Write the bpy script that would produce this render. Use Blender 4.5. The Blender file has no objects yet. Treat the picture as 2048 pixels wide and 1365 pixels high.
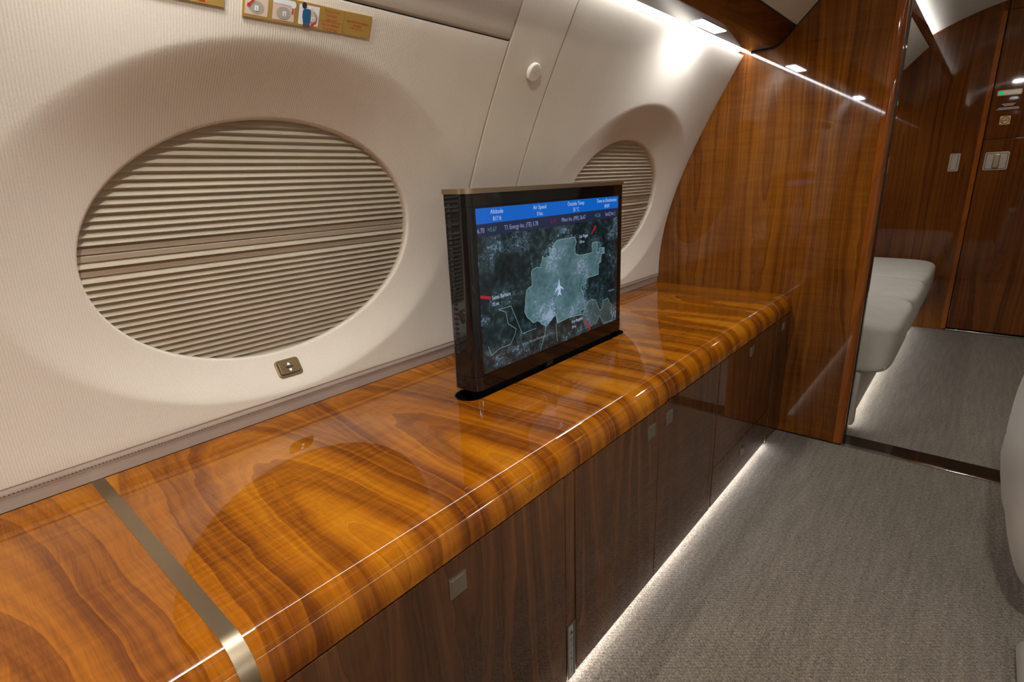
import bpy, bmesh, math, random
from mathutils import Vector, Matrix
random.seed(7)
D = bpy.data
scene = bpy.context.scene
COL = scene.collection

# ------------------------------------------------------------------ camera, world, exposure
YAW, PIT, ROL, FPX = 0.718811829, -0.290349384, -0.0393029837, 1072.50744
_f = Vector((-math.sin(YAW) * math.cos(PIT), math.cos(YAW) * math.cos(PIT), math.sin(PIT)))
_r = Vector((math.cos(YAW), math.sin(YAW), 0)); _u = _r.cross(_f)
_r2 = math.cos(ROL) * _r + math.sin(ROL) * _u; _u2 = -math.sin(ROL) * _r + math.cos(ROL) * _u
cam_d = D.cameras.new('camera'); cam = D.objects.new('camera', cam_d); COL.objects.link(cam)
cam.matrix_world = Matrix(((_r2.x, _u2.x, -_f.x, 0), (_r2.y, _u2.y, -_f.y, 0), (_r2.z, _u2.z, -_f.z, 1.1), (0, 0, 0, 1)))
cam_d.sensor_fit = 'HORIZONTAL'; cam_d.sensor_width = 36.0; cam_d.lens = 36.0 * FPX / 2048.0
cam_d.clip_start = 0.01
scene.camera = cam
world = D.worlds.new('world'); scene.world = world; world.use_nodes = True
world.node_tree.nodes['Background'].inputs[0].default_value = (0.9, 0.92, 1.0, 1)
world.node_tree.nodes['Background'].inputs[1].default_value = 0.02
scene.view_settings.view_transform = 'Standard'; scene.view_settings.look = 'None'
scene.view_settings.gamma = 1.0; scene.view_settings.use_curve_mapping = False
scene.view_settings.exposure = 0.45
try:
    scene.cycles.use_denoising = True
    scene.cycles.max_bounces = 10; scene.cycles.diffuse_bounces = 6; scene.cycles.glossy_bounces = 5
    scene.cycles.sample_clamp_indirect = 6.0
except Exception:
    pass
# emission of the cabin's own lamps (W/m2/sr of each glowing surface)
LED_WALL, LED_CEIL, LED_FLOOR, LED_BENCH, DOWN_PANEL = 18.0, 40.0, 22.0, 16.0, 14.0
DOWN_W, AISLE_W = 1.6, 16.5
NEUTRAL = (1.0, 0.97, 0.92); COOL = (0.93, 0.96, 1.0); WARM = (1.0, 0.86, 0.68)

# ------------------------------------------------------------------ node helpers
class NT:
    def __init__(s, name):
        s.m = D.materials.new(name); s.m.use_nodes = True
        s.t = s.m.node_tree; s.t.nodes.clear()
        s.out = s.t.nodes.new('ShaderNodeOutputMaterial')
    def n(s, typ, **kw):
        nd = s.t.nodes.new(typ)
        for k, v in kw.items(): setattr(nd, k, v)
        return nd
    def link(s, a, b): s.t.links.new(a, b)
    def put(s, sock, v):
        if isinstance(v, bpy.types.NodeSocket): s.t.links.new(v, sock)
        elif isinstance(v, (tuple, list)) and len(v) == 3 and sock.type == 'RGBA': sock.default_value = (*v, 1)
        else: sock.default_value = v
    def math(s, op, a, b=None, c=None, clamp=False):
        nd = s.n('ShaderNodeMath', operation=op); nd.use_clamp = clamp
        s.put(nd.inputs[0], a)
        if b is not None: s.put(nd.inputs[1], b)
        if c is not None: s.put(nd.inputs[2], c)
        return nd.outputs[0]
    def comb(s, x, y, z):
        nd = s.n('ShaderNodeCombineXYZ')
        s.put(nd.inputs[0], x); s.put(nd.inputs[1], y); s.put(nd.inputs[2], z)
        return nd.outputs[0]
    def noise(s, vec, scale=1.0, detail=2.0, rough=0.5, dist=0.0):
        nd = s.n('ShaderNodeTexNoise'); s.link(vec, nd.inputs['Vector'])
        nd.inputs['Scale'].default_value = scale; nd.inputs['Detail'].default_value = detail
        nd.inputs['Roughness'].default_value = rough; nd.inputs['Distortion'].default_value = dist
        return nd.outputs[0]
    def ramp(s, fac, stops, interp='LINEAR'):
        nd = s.n('ShaderNodeValToRGB'); nd.color_ramp.interpolation = interp
        e = nd.color_ramp.elements
        while len(e) > 1: e.remove(e[-1])
        e[0].position = stops[0][0]; e[0].color = (*stops[0][1], 1)
        for p, c in stops[1:]:
            k = e.new(p); k.color = (*c, 1)
        s.link(fac, nd.inputs[0]); return nd.outputs[0]
    def mix(s, fac, a, b, mode='MIX'):
        nd = s.n('ShaderNodeMix', data_type='RGBA', blend_type=mode)
        s.put(nd.inputs['Factor'], fac); s.put(nd.inputs[6], a); s.put(nd.inputs[7], b)
        return nd.outputs[2]
    def pos(s):
        g = s.n('ShaderNodeNewGeometry'); sp = s.n('ShaderNodeSeparateXYZ'); s.link(g.outputs['Position'], sp.inputs[0])
        return g.outputs['Position'], sp.outputs[0], sp.outputs[1], sp.outputs[2]
    def bump(s, h, strength=0.3, dist=0.001, normal=None):
        nd = s.n('ShaderNodeBump'); s.link(h, nd.inputs['Height'])
        nd.inputs['Strength'].default_value = strength; nd.inputs['Distance'].default_value = dist
        if normal is not None: s.link(normal, nd.inputs['Normal'])
        return nd.outputs[0]
    def bsdf(s, **kw):
        b = s.n('ShaderNodeBsdfPrincipled')
        for k, v in kw.items(): s.put(b.inputs[k.replace('_', ' ')], v)
        s.link(b.outputs[0], s.out.inputs[0]); return b

def plain(name, col, rough=0.5, metal=0.0, coat=0.0, spec=0.5):
    t = NT(name)
    t.bsdf(Base_Color=col, Roughness=rough, Metallic=metal, Coat_Weight=coat, Specular_IOR_Level=spec)
    return t.m
def glow(name, col, strength):
    t = NT(name); e = t.n('ShaderNodeEmission'); t.put(e.inputs[0], col); e.inputs[1].default_value = strength
    t.link(e.outputs[0], t.out.inputs[0]); return t.m

def wood(name, mode, leaf, stops, off=0.0, a0=0.09, kb=0.22, ring=26.0, warp=0.07, seed=0.0, curl=0.25, gloss=0.03, contrast=0.72):
    """lacquered, book-matched walnut veneer; mode says which way the grain runs"""
    t = NT(name); P, X, Y, Z = t.pos()
    if mode == 'top': u, v = Y, t.math('SUBTRACT', X, Z)          # grain runs over the edge and down the doors
    elif mode == 'wall': u, v = X, Z                               # upright grain on a bulkhead
    elif mode == 'edge': u, v = t.math('ADD', X, Y), Z
    else: u, v = t.math('ADD', X, Z), Y                            # grain along the cabin
    w1 = t.noise(t.comb(t.math('MULTIPLY', u, 2.6), t.math('MULTIPLY', v, 1.1), seed), 1.0, 2, 0.5)
    w2 = t.noise(t.comb(t.math('MULTIPLY', u, 11.0), t.math('MULTIPLY', v, 3.2), seed + 5), 1.0, 3, 0.55)
    w3 = t.noise(t.comb(t.math('MULTIPLY', u, 34.0), t.math('MULTIPLY', v, 13.0), seed + 9), 1.0, 2, 0.5)
    uw = t.math('ADD', u, t.math('MULTIPLY', t.math('SUBTRACT', w1, 0.5), warp))
    uw = t.math('ADD', uw, t.math('MULTIPLY', t.math('SUBTRACT', w2, 0.5), warp * 0.35))
    uw = t.math('ADD', uw, t.math('MULTIPLY', t.math('SUBTRACT', w3, 0.5), 0.006))
    pp = t.math('PINGPONG', t.math('ADD', uw, off), leaf)
    c = t.math('SUBTRACT', pp, leaf * 0.42)
    h = t.math('ADD', t.math('MULTIPLY', v, kb), a0)
    h = t.math('ADD', h, t.math('MULTIPLY', t.math('SUBTRACT', w2, 0.5), 0.05))
    r = t.math('SQRT', t.math('ADD', t.math('MULTIPLY', c, c), t.math('MULTIPLY', h, h)))
    tr = t.math('MULTIPLY', r, ring)
    b1 = t.noise(t.comb(tr, t.math('MULTIPLY', v, 0.5), seed + 11), 1.0, 2.0, 0.55)
    b2 = t.noise(t.comb(t.math('MULTIPLY', tr, 5.0), t.math('MULTIPLY', v, 0.8), seed + 3), 1.0, 3.0, 0.65)
    ringw = t.math('POWER', t.math('FRACT', t.math('ADD', t.math('MULTIPLY', tr, 1.3), b1)), 3.0)
    fine = t.noise(t.comb(t.math('MULTIPLY', uw, 420), t.math('MULTIPLY', v, 7), seed), 1.0, 2, 0.6)
    fig = t.noise(t.comb(t.math('MULTIPLY', u, 5), t.math('MULTIPLY', v, 40), seed + 2), 1.0, 2, 0.6, 0.8)
    k = t.math('ADD', t.math('MULTIPLY', b1, 0.74), t.math('MULTIPLY', b2, 0.30))
    k = t.math('SUBTRACT', k, t.math('MULTIPLY', ringw, 0.10))
    tone = t.noise(t.comb(t.math('MULTIPLY', u, 3.1), t.math('MULTIPLY', v, 1.6), seed + 21), 1.0, 2, 0.5)
    k = t.math('ADD', k, t.math('MULTIPLY', t.math('SUBTRACT', tone, 0.55), 0.34))
    k = t.math('ADD', k, t.math('MULTIPLY', t.math('SUBTRACT', fine, 0.5), 0.15))
    k = t.math('ADD', k, t.math('MULTIPLY', t.math('SUBTRACT', fig, 0.5), curl))
    k = t.math('ADD', t.math('MULTIPLY', t.math('SUBTRACT', k, 0.5), contrast), 0.5)
    col = t.ramp(k, stops)
    t.bsdf(Base_Color=col, Roughness=0.42, Coat_Weight=1.0, Coat_Roughness=gloss, Coat_IOR=1.5, Specular_IOR_Level=0.0)
    return t.m

W_TOP = [(0.24, (0.048, 0.011, 0.0015)), (0.36, (0.14, 0.034, 0.0025)), (0.48, (0.29, 0.085, 0.003)), (0.58, (0.42, 0.146, 0.005)), (0.72, (0.54, 0.225, 0.012))]
W_DOOR_SHADED = [(0.28, (0.030, 0.012, 0.006)), (0.42, (0.070, 0.026, 0.010)), (0.54, (0.115, 0.045, 0.016)), (0.64, (0.19, 0.072, 0.021)), (0.75, (0.25, 0.10, 0.03))]  # same walnut as the worktop; unlit, greyed look of the fronts put into colour
W_WALL = [(0.27, (0.035, 0.010, 0.003)), (0.40, (0.105, 0.030, 0.005)), (0.50, (0.18, 0.057, 0.007)), (0.60, (0.255, 0.089, 0.010)), (0.72, (0.34, 0.13, 0.018))]
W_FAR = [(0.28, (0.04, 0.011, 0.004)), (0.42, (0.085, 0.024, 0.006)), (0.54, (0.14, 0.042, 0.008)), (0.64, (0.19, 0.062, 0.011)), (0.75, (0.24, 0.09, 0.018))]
M = {}
M['wood_top'] = wood('walnut_worktop', 'top', 0.36, W_TOP, off=0.20, a0=0.235, kb=0.20, ring=15, warp=0.10, seed=1.3, curl=0.14, contrast=0.80)
M['wood_door_shaded'] = wood('walnut_door_shaded', 'top', 0.22, W_DOOR_SHADED, off=0.05, a0=0.12, kb=0.07, ring=19, warp=0.05, seed=4.1, curl=0.06, contrast=1.0)
M['wood_wall'] = wood('walnut_partition', 'wall', 0.34, W_WALL, off=0.16, a0=-0.09, kb=0.075, ring=24, warp=0.05, seed=2.2, curl=0.16)
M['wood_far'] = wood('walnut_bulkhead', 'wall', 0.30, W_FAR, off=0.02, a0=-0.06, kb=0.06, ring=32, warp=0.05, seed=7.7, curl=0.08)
M['wood_edge'] = wood('walnut_edge', 'edge', 0.4, [(0.3, (0.16, 0.040, 0.006)), (0.6, (0.30, 0.085, 0.010)), (0.8, (0.38, 0.12, 0.016))], ring=16, seed=3.0, curl=0.1)
M['wood_soffit'] = wood('walnut_soffit', 'along', 0.2, [(0.28, (0.03, 0.008, 0.004)), (0.45, (0.075, 0.02, 0.007)), (0.6, (0.13, 0.036, 0.010)), (0.75, (0.17, 0.05, 0.014))], a0=0.1, kb=0.1, ring=28, seed=9.0, curl=0.15)

def fabric(name, col, rib=True, strength=0.35):
    t = NT(name); P, X, Y, Z = t.pos()
    n1 = t.noise(P, 320, 3, 0.6); n2 = t.noise(P, 9, 2, 0.5)
    h = t.math('MULTIPLY', n1, 0.8)
    if rib:
        wob = t.math('MULTIPLY', t.math('SUBTRACT', t.noise(P, 60, 2, 0.5), 0.5), 1.2)
        s = t.math('SINE', t.math('ADD', t.math('MULTIPLY', Y, 2 * math.pi / 0.0042), wob))
        h = t.math('ADD', h, t.math('MULTIPLY', s, 0.20))
    v = t.math('ADD', t.math('MULTIPLY', h, 0.22), t.math('MULTIPLY', n2, 0.10))
    v = t.math('ADD', v, 0.80, clamp=True)
    c = t.mix(1.0, col, v, 'MULTIPLY')
    t.bsdf(Base_Color=c, Roughness=0.92, Specular_IOR_Level=0.15, Sheen_Weight=0.15, Normal=t.bump(h, strength, 0.0012))
    return t.m
M['fabric'] = fabric('cream_wall_fabric', (0.67, 0.595, 0.485))
M['fabric_top'] = fabric('taupe_wall_fabric', (0.50, 0.43, 0.35), False, 0.3)
M['valance'] = fabric('cream_valance', (0.60, 0.54, 0.44), False, 0.15)
M['ceiling'] = fabric('white_headliner', (0.72, 0.70, 0.65), False, 0.10)
def carpet():
    t = NT('grey_loop_carpet'); P, X, Y, Z = t.pos()
    pa = t.math('MULTIPLY', X, 2 * math.pi / 0.0135); pb = t.math('MULTIPLY', Y, 2 * math.pi / 0.011)
    n0 = t.noise(P, 70, 2, 0.6)
    row = t.math('SINE', t.math('ADD', pa, t.math('MULTIPLY', n0, 5.0)))
    lp = t.math('MULTIPLY', row, t.math('SINE', t.math('ADD', pb, t.math('MULTIPLY', n0, 6.0))))
    n1 = t.noise(P, 300, 3, 0.7); n2 = t.noise(P, 110, 3, 0.65)
    st = t.noise(t.comb(t.math('MULTIPLY', X, 60), t.math('MULTIPLY', Y, 5), 0.0), 1.0, 3, 0.6)
    h = t.math('ADD', t.math('MULTIPLY', lp, 0.16), t.math('ADD', n1, t.math('MULTIPLY', n2, 0.7)))
    k = t.math('ADD', t.math('MULTIPLY', n1, 0.62), t.math('MULTIPLY', n2, 0.30))
    k = t.math('ADD', k, t.math('MULTIPLY', st, 0.15)); k = t.math('ADD', k, t.math('MULTIPLY', lp, 0.03))
    c = t.ramp(k, [(0.40, (0.048, 0.036, 0.023)), (0.54, (0.175, 0.140, 0.098)), (0.70, (0.40, 0.335, 0.248))])
    t.bsdf(Base_Color=c, Roughness=0.97, Specular_IOR_Level=0.08, Sheen_Weight=0.2, Normal=t.bump(h, 0.8, 0.004))
    return t.m
M['carpet'] = carpet()
def leather(name, col, rough=0.5, sc=420, st=0.15):
    t = NT(name); P, X, Y, Z = t.pos()
    n = t.noise(P, sc, 3, 0.6); n2 = t.noise(P, 14, 3, 0.5)
    c = t.mix(1.0, col, t.math('ADD', t.math('MULTIPLY', n2, 0.22), 0.86, clamp=True), 'MULTIPLY')
    t.bsdf(Base_Color=c, Roughness=rough, Specular_IOR_Level=0.35, Normal=t.bump(n, st, 0.0008)); return t.m
M['taupe_leather'] = leather('taupe_leather', (0.43, 0.355, 0.295), 0.6)
M['cream_leather'] = leather('cream_leather', (0.46, 0.395, 0.315), 0.42)
M['bench_fabric'] = leather('ivory_bench_fabric', (0.56, 0.525, 0.455), 0.75, 700, 0.2)
M['track_cover'] = leather('taupe_track_cover', (0.27, 0.23, 0.18), 0.8, 500, 0.3)
M['stitch'] = plain('dark_stitch', (0.06, 0.045, 0.035), 0.8)
M['shade'] = leather('beige_pleat_cloth', (0.50, 0.43, 0.325), 0.8, 900, 0.08)
M['shade_rail'] = plain('beige_shade_rail', (0.44, 0.37, 0.28), 0.5)
def bronze(name, col, rough):
    t = NT(name); P, X, Y, Z = t.pos()
    n = t.noise(t.comb(t.math('MULTIPLY', X, 30), t.math('MULTIPLY', Y, 1400), t.math('MULTIPLY', Z, 1400)), 1.0, 2, 0.6)
    t.bsdf(Base_Color=col, Metallic=1.0, Roughness=t.math('ADD', t.math('MULTIPLY', n, 0.14), rough - 0.05)); return t.m
M['bronze'] = bronze('brushed_bronze', (0.36, 0.285, 0.19), 0.33)
M['bronze_sw'] = bronze('warm_switch_bronze', (0.24, 0.165, 0.085), 0.36)
M['bronze_lt'] = bronze('pale_brushed_bronze', (0.52, 0.42, 0.30), 0.30)
M['nickel'] = bronze('brushed_nickel', (0.45, 0.40, 0.33), 0.33)
M['chrome'] = plain('polished_steel', (0.62, 0.62, 0.60), 0.12, 1.0)
M['gold'] = plain('gold_foil_plate', (0.60, 0.38, 0.10), 0.42, 0.6)
M['black_gloss'] = plain('black_gloss', (0.006, 0.006, 0.0065), 0.04, 0.0, 0.0, 0.6)
M['black_satin'] = plain('black_satin', (0.012, 0.012, 0.013), 0.35)
M['black'] = plain('black_matte', (0.008, 0.007, 0.006), 0.7)
M['dark_gap'] = plain('dark_gap', (0.012, 0.008, 0.005), 0.8)
M['grille'] = plain('speaker_cover', (0.66, 0.60, 0.50), 0.7)
M['plate_dark'] = plain('dark_threshold_lacquer', (0.018, 0.012, 0.009), 0.06, 0.0, 0.0, 0.8)
M['red_ink'] = plain('red_ink', (0.50, 0.025, 0.01), 0.5)
M['skin_ink'] = plain('beige_ink', (0.62, 0.47, 0.36), 0.5)
M['white_ink'] = plain('white_ink', (0.72, 0.72, 0.72), 0.5)
M['grey_ink'] = plain('grey_ink', (0.36, 0.32, 0.26), 0.5)
M['dark_ink'] = plain('dark_ink', (0.02, 0.02, 0.024), 0.5)
M['blue_ink'] = plain('blue_ink', (0.008, 0.09, 0.19), 0.5)
M['slate_ink'] = plain('slate_ink', (0.07, 0.07, 0.085), 0.5)
M['foil'] = plain('grey_foil', (0.35, 0.35, 0.36), 0.4, 0.3)
M['cream_plate'] = plain('pale_gold_plate', (0.62, 0.47, 0.22), 0.45, 0.2)
M['green'] = glow('green_indicator', (0.0, 0.35, 0.11), 1.0)
M['arrow_glow'] = glow('lit_arrow', (0.62, 0.78, 1.0), 2.2)
M['led_wall'] = glow('wall_wash_led', COOL, LED_WALL)
M['led_ceil'] = glow('ceiling_cove_led', NEUTRAL, LED_CEIL)
M['led_floor'] = glow('under_cabinet_led', (0.90, 0.92, 1.0), LED_FLOOR)
M['led_bench'] = glow('under_bench_led', COOL, LED_BENCH)
M['down_panel'] = glow('downlight_diffuser', COOL, DOWN_PANEL)
def glass():
    t = NT('window_inner_pane'); tr = t.n('ShaderNodeBsdfTransparent'); gl = t.n('ShaderNodeBsdfGlossy')
    tr.inputs[0].default_value = (0.97, 0.97, 0.96, 1); gl.inputs['Roughness'].default_value = 0.02
    fr = t.n('ShaderNodeFresnel'); bf = t.n('ShaderNodeNewGeometry').outputs['Backfacing']
    t.link(t.math('ADD', t.math('MULTIPLY', bf, 1 / 1.45 - 1.45), 1.45), fr.inputs[0])   # thin pane: same reflection from both sides
    mx = t.n('ShaderNodeMixShader'); t.link(fr.outputs[0], mx.inputs[0]); t.link(tr.outputs[0], mx.inputs[1]); t.link(gl.outputs[0], mx.inputs[2])
    t.link(mx.outputs[0], t.out.inputs[0]); return t.m
M['glass'] = glass()

# ------------------------------------------------------------------ mesh helpers (all coordinates are world metres)
def world_loc(o):
    v = Vector((0, 0, 0))
    while o: v += o.location; o = o.parent
    return v
def weighted_normals(me, deg):
    """area-weighted corner normals, so that large flat faces stay flat next to their small bevels"""
    ct = math.cos(math.radians(deg)); ps = me.polygons; adj = [[] for _ in me.vertices]
    nr = [p.normal.copy() for p in ps]; ar = [p.area for p in ps]
    for i, p in enumerate(ps):
        for v in p.vertices: adj[v].append(i)
    out = []
    for i, p in enumerate(ps):
        a = nr[i]
        for v in p.vertices:
            n = Vector((0, 0, 0))
            for j in adj[v]:
                if j == i or a.dot(nr[j]) > ct: n += nr[j] * ar[j]
            out.append(n.normalized() if n.length > 1e-12 else a)
    me.normals_split_custom_set(out)
def obj(name, vf, mat, parent=None, base=None, smooth=35, kind=None):
    verts, faces = vf
    b = world_loc(parent) if parent else Vector(base) if base else Vector((0, 0, 0))
    me = D.meshes.new(name)
    me.from_pydata([(Vector(v) - b)[:] for v in verts], [], faces)
    bm = bmesh.new(); bm.from_mesh(me); bmesh.ops.recalc_face_normals(bm, faces=bm.faces); bm.to_mesh(me); bm.free()
    me.materials.append(M[mat] if isinstance(mat, str) else mat)
    if smooth:
        me.polygons.foreach_set('use_smooth', [True] * len(me.polygons)); me.set_sharp_from_angle(angle=math.radians(smooth))
        weighted_normals(me, smooth)
    o = D.objects.new(name, me); COL.objects.link(o)
    if parent: o.parent = parent
    else: o.location = b
    if kind: o['kind'] = kind
    return o
def thing(name, label=None, cat=None, loc=(0, 0, 0), group=None, kind=None):
    o = D.objects.new(name, None); COL.objects.link(o); o.location = loc; o.empty_display_size = 0.05
    if label: o['label'] = label
    if cat: o['category'] = cat
    if group: o['group'] = group
    if kind: o['kind'] = kind
    return o
def tag(o, label, cat, group=None):
    o['label'] = label; o['category'] = cat
    if group: o['group'] = group
    return o
def join(*parts):
    V, F = [], []
    for v, f in parts:
        n = len(V); V += [tuple(p) for p in v]; F += [tuple(i + n for i in q) for q in f]
    return V, F
def from_bm(bm):
    bm.verts.index_update(); r = ([v.co[:] for v in bm.verts], [tuple(v.index for v in f.verts) for f in bm.faces]); bm.free(); return r
def rbox(x0, x1, y0, y1, z0, z1, r=0.0, seg=2):
    bm = bmesh.new(); bmesh.ops.create_cube(bm, size=1.0)
    for v in bm.verts:
        v.co = Vector(((x0 + x1) / 2 + v.co.x * (x1 - x0), (y0 + y1) / 2 + v.co.y * (y1 - y0), (z0 + z1) / 2 + v.co.z * (z1 - z0)))
    if r > 0: bmesh.ops.bevel(bm, geom=list(bm.edges), offset=r, segments=seg, affect='EDGES', profile=0.5, clamp_overlap=True)
    return from_bm(bm)
def ext_y(pts, y0, y1, cap=True, ny=1, closed=True):
    """extrude a profile of (x,z) points along Y"""
    n = len(pts); V = []; F = []
    for k in range(ny + 1):
        y = y0 + (y1 - y0) * k / ny; V += [(p[0], y, p[1]) for p in pts]
    for k in range(ny):
        for i in range(n if closed else n - 1):
            j = (i + 1) % n; F.append((k * n + i, k * n + j, (k + 1) * n + j, (k + 1) * n + i))
    if cap and closed: F += [tuple(range(n)), tuple(range(ny * n, ny * n + n))]
    return V, F
def ext_z(pts, z0, z1):
    n = len(pts); V = [(p[0], p[1], z0) for p in pts] + [(p[0], p[1], z1) for p in pts]
    return V, [(i, (i + 1) % n, n + (i + 1) % n, n + i) for i in range(n)] + [tuple(range(n)), tuple(range(n, 2 * n))]
def arc(cx, cy, r, a0, a1, n):
    return [(cx + r * math.cos(math.radians(a0 + (a1 - a0) * i / n)), cy + r * math.sin(math.radians(a0 + (a1 - a0) * i / n))) for i in range(n + 1)]
def rrect(a0, a1, b0, b1, r, n=5):
    return arc(a1 - r, b1 - r, r, 0, 90, n) + arc(a0 + r, b1 - r, r, 90, 180, n) + arc(a0 + r, b0 + r, r, 180, 270, n) + arc(a1 - r, b0 + r, r, 270, 360, n)
def tube(pts, r, n=8):
    V, F = [], []; P = [Vector(p) for p in pts]
    for k, p in enumerate(P):
        d = (P[min(k + 1, len(P) - 1)] - P[max(k - 1, 0)]).normalized()
        a = d.orthogonal().normalized(); b = d.cross(a)
        V += [(p + r * (math.cos(2 * math.pi * i / n) * a + math.sin(2 * math.pi * i / n) * b))[:] for i in range(n)]
    for k in range(len(P) - 1):
        for i in range(n):
            j = (i + 1) % n; F.append((k * n + i, k * n + j, (k + 1) * n + j, (k + 1) * n + i))
    F += [tuple(range(n)), tuple(range((len(P) - 1) * n, len(P) * n))]
    return V, F
class Frame:
    """flat local frame on a surface: origin, right, up, normal"""
    def __init__(s, o, ex, ey): s.o = Vector(o); s.x = Vector(ex).normalized(); s.y = Vector(ey).normalized(); s.n = s.x.cross(s.y).normalized()
    def p(s, a, b, h=0.0): return (s.o + a * s.x + b * s.y + h * s.n)[:]
    def slab(s, pts, h0, h1, bev=0.0):
        n = len(pts); V = [s.p(a, b, h0) for a, b in pts]; F = []
        lev = [(h1, 0.0)] if bev <= 0 else [(h1 - bev, 0.0), (h1 - bev * 0.3, bev * 0.3), (h1, bev)]
        ca = sum(a for a, b in pts) / n; cb = sum(b for a, b in pts) / n
        wa = max(abs(a - ca) for a, b in pts); wb = max(abs(b - cb) for a, b in pts)
        for h, ins in lev:
            V += [s.p(ca + (a - ca) * (1 - ins / wa), cb + (b - cb) * (1 - ins / wb), h) for a, b in pts]
        for k in range(len(lev)):
            F += [(k * n + i, k * n + (i + 1) % n, (k + 1) * n + (i + 1) % n, (k + 1) * n + i) for i in range(n)]
        F += [tuple(range(n)), tuple(range(len(lev) * n, len(lev) * n + n))]
        return V, F
    def line(s, pts, w, h, closed=False):
        """flat ribbon along a polyline"""
        V, F = [], []; n = len(pts); seg = n if closed else n - 1
        for i in range(seg):
            a = Vector(pts[i]); b = Vector(pts[(i + 1) % n]); d = (b - a)
            if d.length < 1e-7: continue
            d.normalize(); q = Vector((-d.y, d.x)) * w / 2; e = d * w * 0.4
            k = len(V); V += [s.p(*(a - q - e), h), s.p(*(b - q + e), h), s.p(*(b + q + e), h), s.p(*(a + q - e), h)]; F.append((k, k + 1, k + 2, k + 3))
        return V, F
    def flat(s, pts, h):
        return [s.p(a, b, h) for a, b in pts], [tuple(range(len(pts)))]
    def text(s, body, a, b, size, h, align='LEFT', sx=1.0, space=1.0):
        cu = D.curves.new('lettering', 'FONT'); cu.body = body; cu.size = size; cu.align_x = align; cu.resolution_u = 3; cu.space_character = space
        ob = D.objects.new('lettering', cu); COL.objects.link(ob)
        bpy.context.view_layer.update()
        dg = bpy.context.evaluated_depsgraph_get(); me = D.meshes.new_from_object(ob.evaluated_get(dg))
        V = [s.p(a + v.co.x * sx, b + v.co.y, h) for v in me.vertices]; F = [tuple(p.vertices) for p in me.polygons]
        D.objects.remove(ob); D.curves.remove(cu); D.meshes.remove(me)
        return V, F
def ell(ca, cb, ra, rb, n=32): return [(ca + ra * math.cos(2 * math.pi * i / n), cb + rb * math.sin(2 * math.pi * i / n)) for i in range(n)]
def superell(c, s, ex=3.0, nu=48, nv=28, shape=None):
    """plump rounded body"""
    def pw(v, e): return math.copysign(abs(v) ** e, v)
    V, F = [], []; e = 2.0 / ex
    for j in range(nv + 1):
        ph = -math.pi / 2 + math.pi * j / nv
        for i in range(nu):
            th = 2 * math.pi * i / nu
            x, y, z = pw(math.cos(ph), e) * pw(math.cos(th), e), pw(math.cos(ph), e) * pw(math.sin(th), e), pw(math.sin(ph), e)
            if shape: x, y, z = shape(x, y, z)
            V.append((c[0] + s[0] * x, c[1] + s[1] * y, c[2] + s[2] * z))
    for j in range(nv):
        for i in range(nu):
            k = (i + 1) % nu; F.append((j * nu + i, j * nu + k, (j + 1) * nu + k, (j + 1) * nu + i))
    return V, F
def boolean_cut(o, vf):
    c = obj('cutter', vf, 'black', None, smooth=0)
    m = o.modifiers.new('cut', 'BOOLEAN'); m.operation = 'DIFFERENCE'; m.object = c; m.solver = 'EXACT'
    c.location = (0, 0, 0); bpy.context.view_layer.update()
    dg = bpy.context.evaluated_depsgraph_get(); me = D.meshes.new_from_object(o.evaluated_get(dg))
    o.modifiers.clear(); old = o.data; o.data = me; D.objects.remove(c)
    me.set_sharp_from_angle(angle=math.radians(35)); weighted_normals(me, 35)
    D.meshes.remove(old)

# ------------------------------------------------------------------ key dimensions
XF, ZT, ZS = -0.542, 0.606, 0.540          # credenza front, worktop height, seam under its rounded edge
YP, YP2, YB, YR = 2.389, 2.492, 4.63, -1.30 # partition front and back, far bulkhead, rear wall
XE = -0.297                                 # free edge of the partition
XC = 0.15                                   # cabin centre line
mir = lambda pts: [(2 * XC - x, z) for x, z in pts]
def wallx(z):
    z = max(z, 0.66)
    return ((-0.2139 * z + 1.0462) * z - 1.1172) * z - 0.7964
WA, WB, WZ = 0.345, 0.2475, 0.9845          # window lip half axes and height
OA, OB, OZ = 0.475, 0.343, 1.0               # outer edge of the scoop around it
WY = (0.542, 1.900)
lipx = lambda z: -1.113 + 0.30 * (z - 0.984)
def scoop(rho):
    return 1.30 * rho * rho / (rho + 0.30)
def wall_pt(y, z):
    x = wallx(z)
    for yc in WY:
        e = math.hypot((y - yc) / WA, (z - WZ) / WB); E_ = math.hypot((y - yc) / OA, (z - OZ) / OB)
        if E_ < 1 and e >= 1:
            rho = (1 - E_) / ((1 - E_) + (e - 1) * 0.72 + 1e-9)
            x -= scoop(rho) * (wallx(z) - lipx(z))
        elif e < 1: x = lipx(z)
    return Vector((x, y, z))

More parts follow.
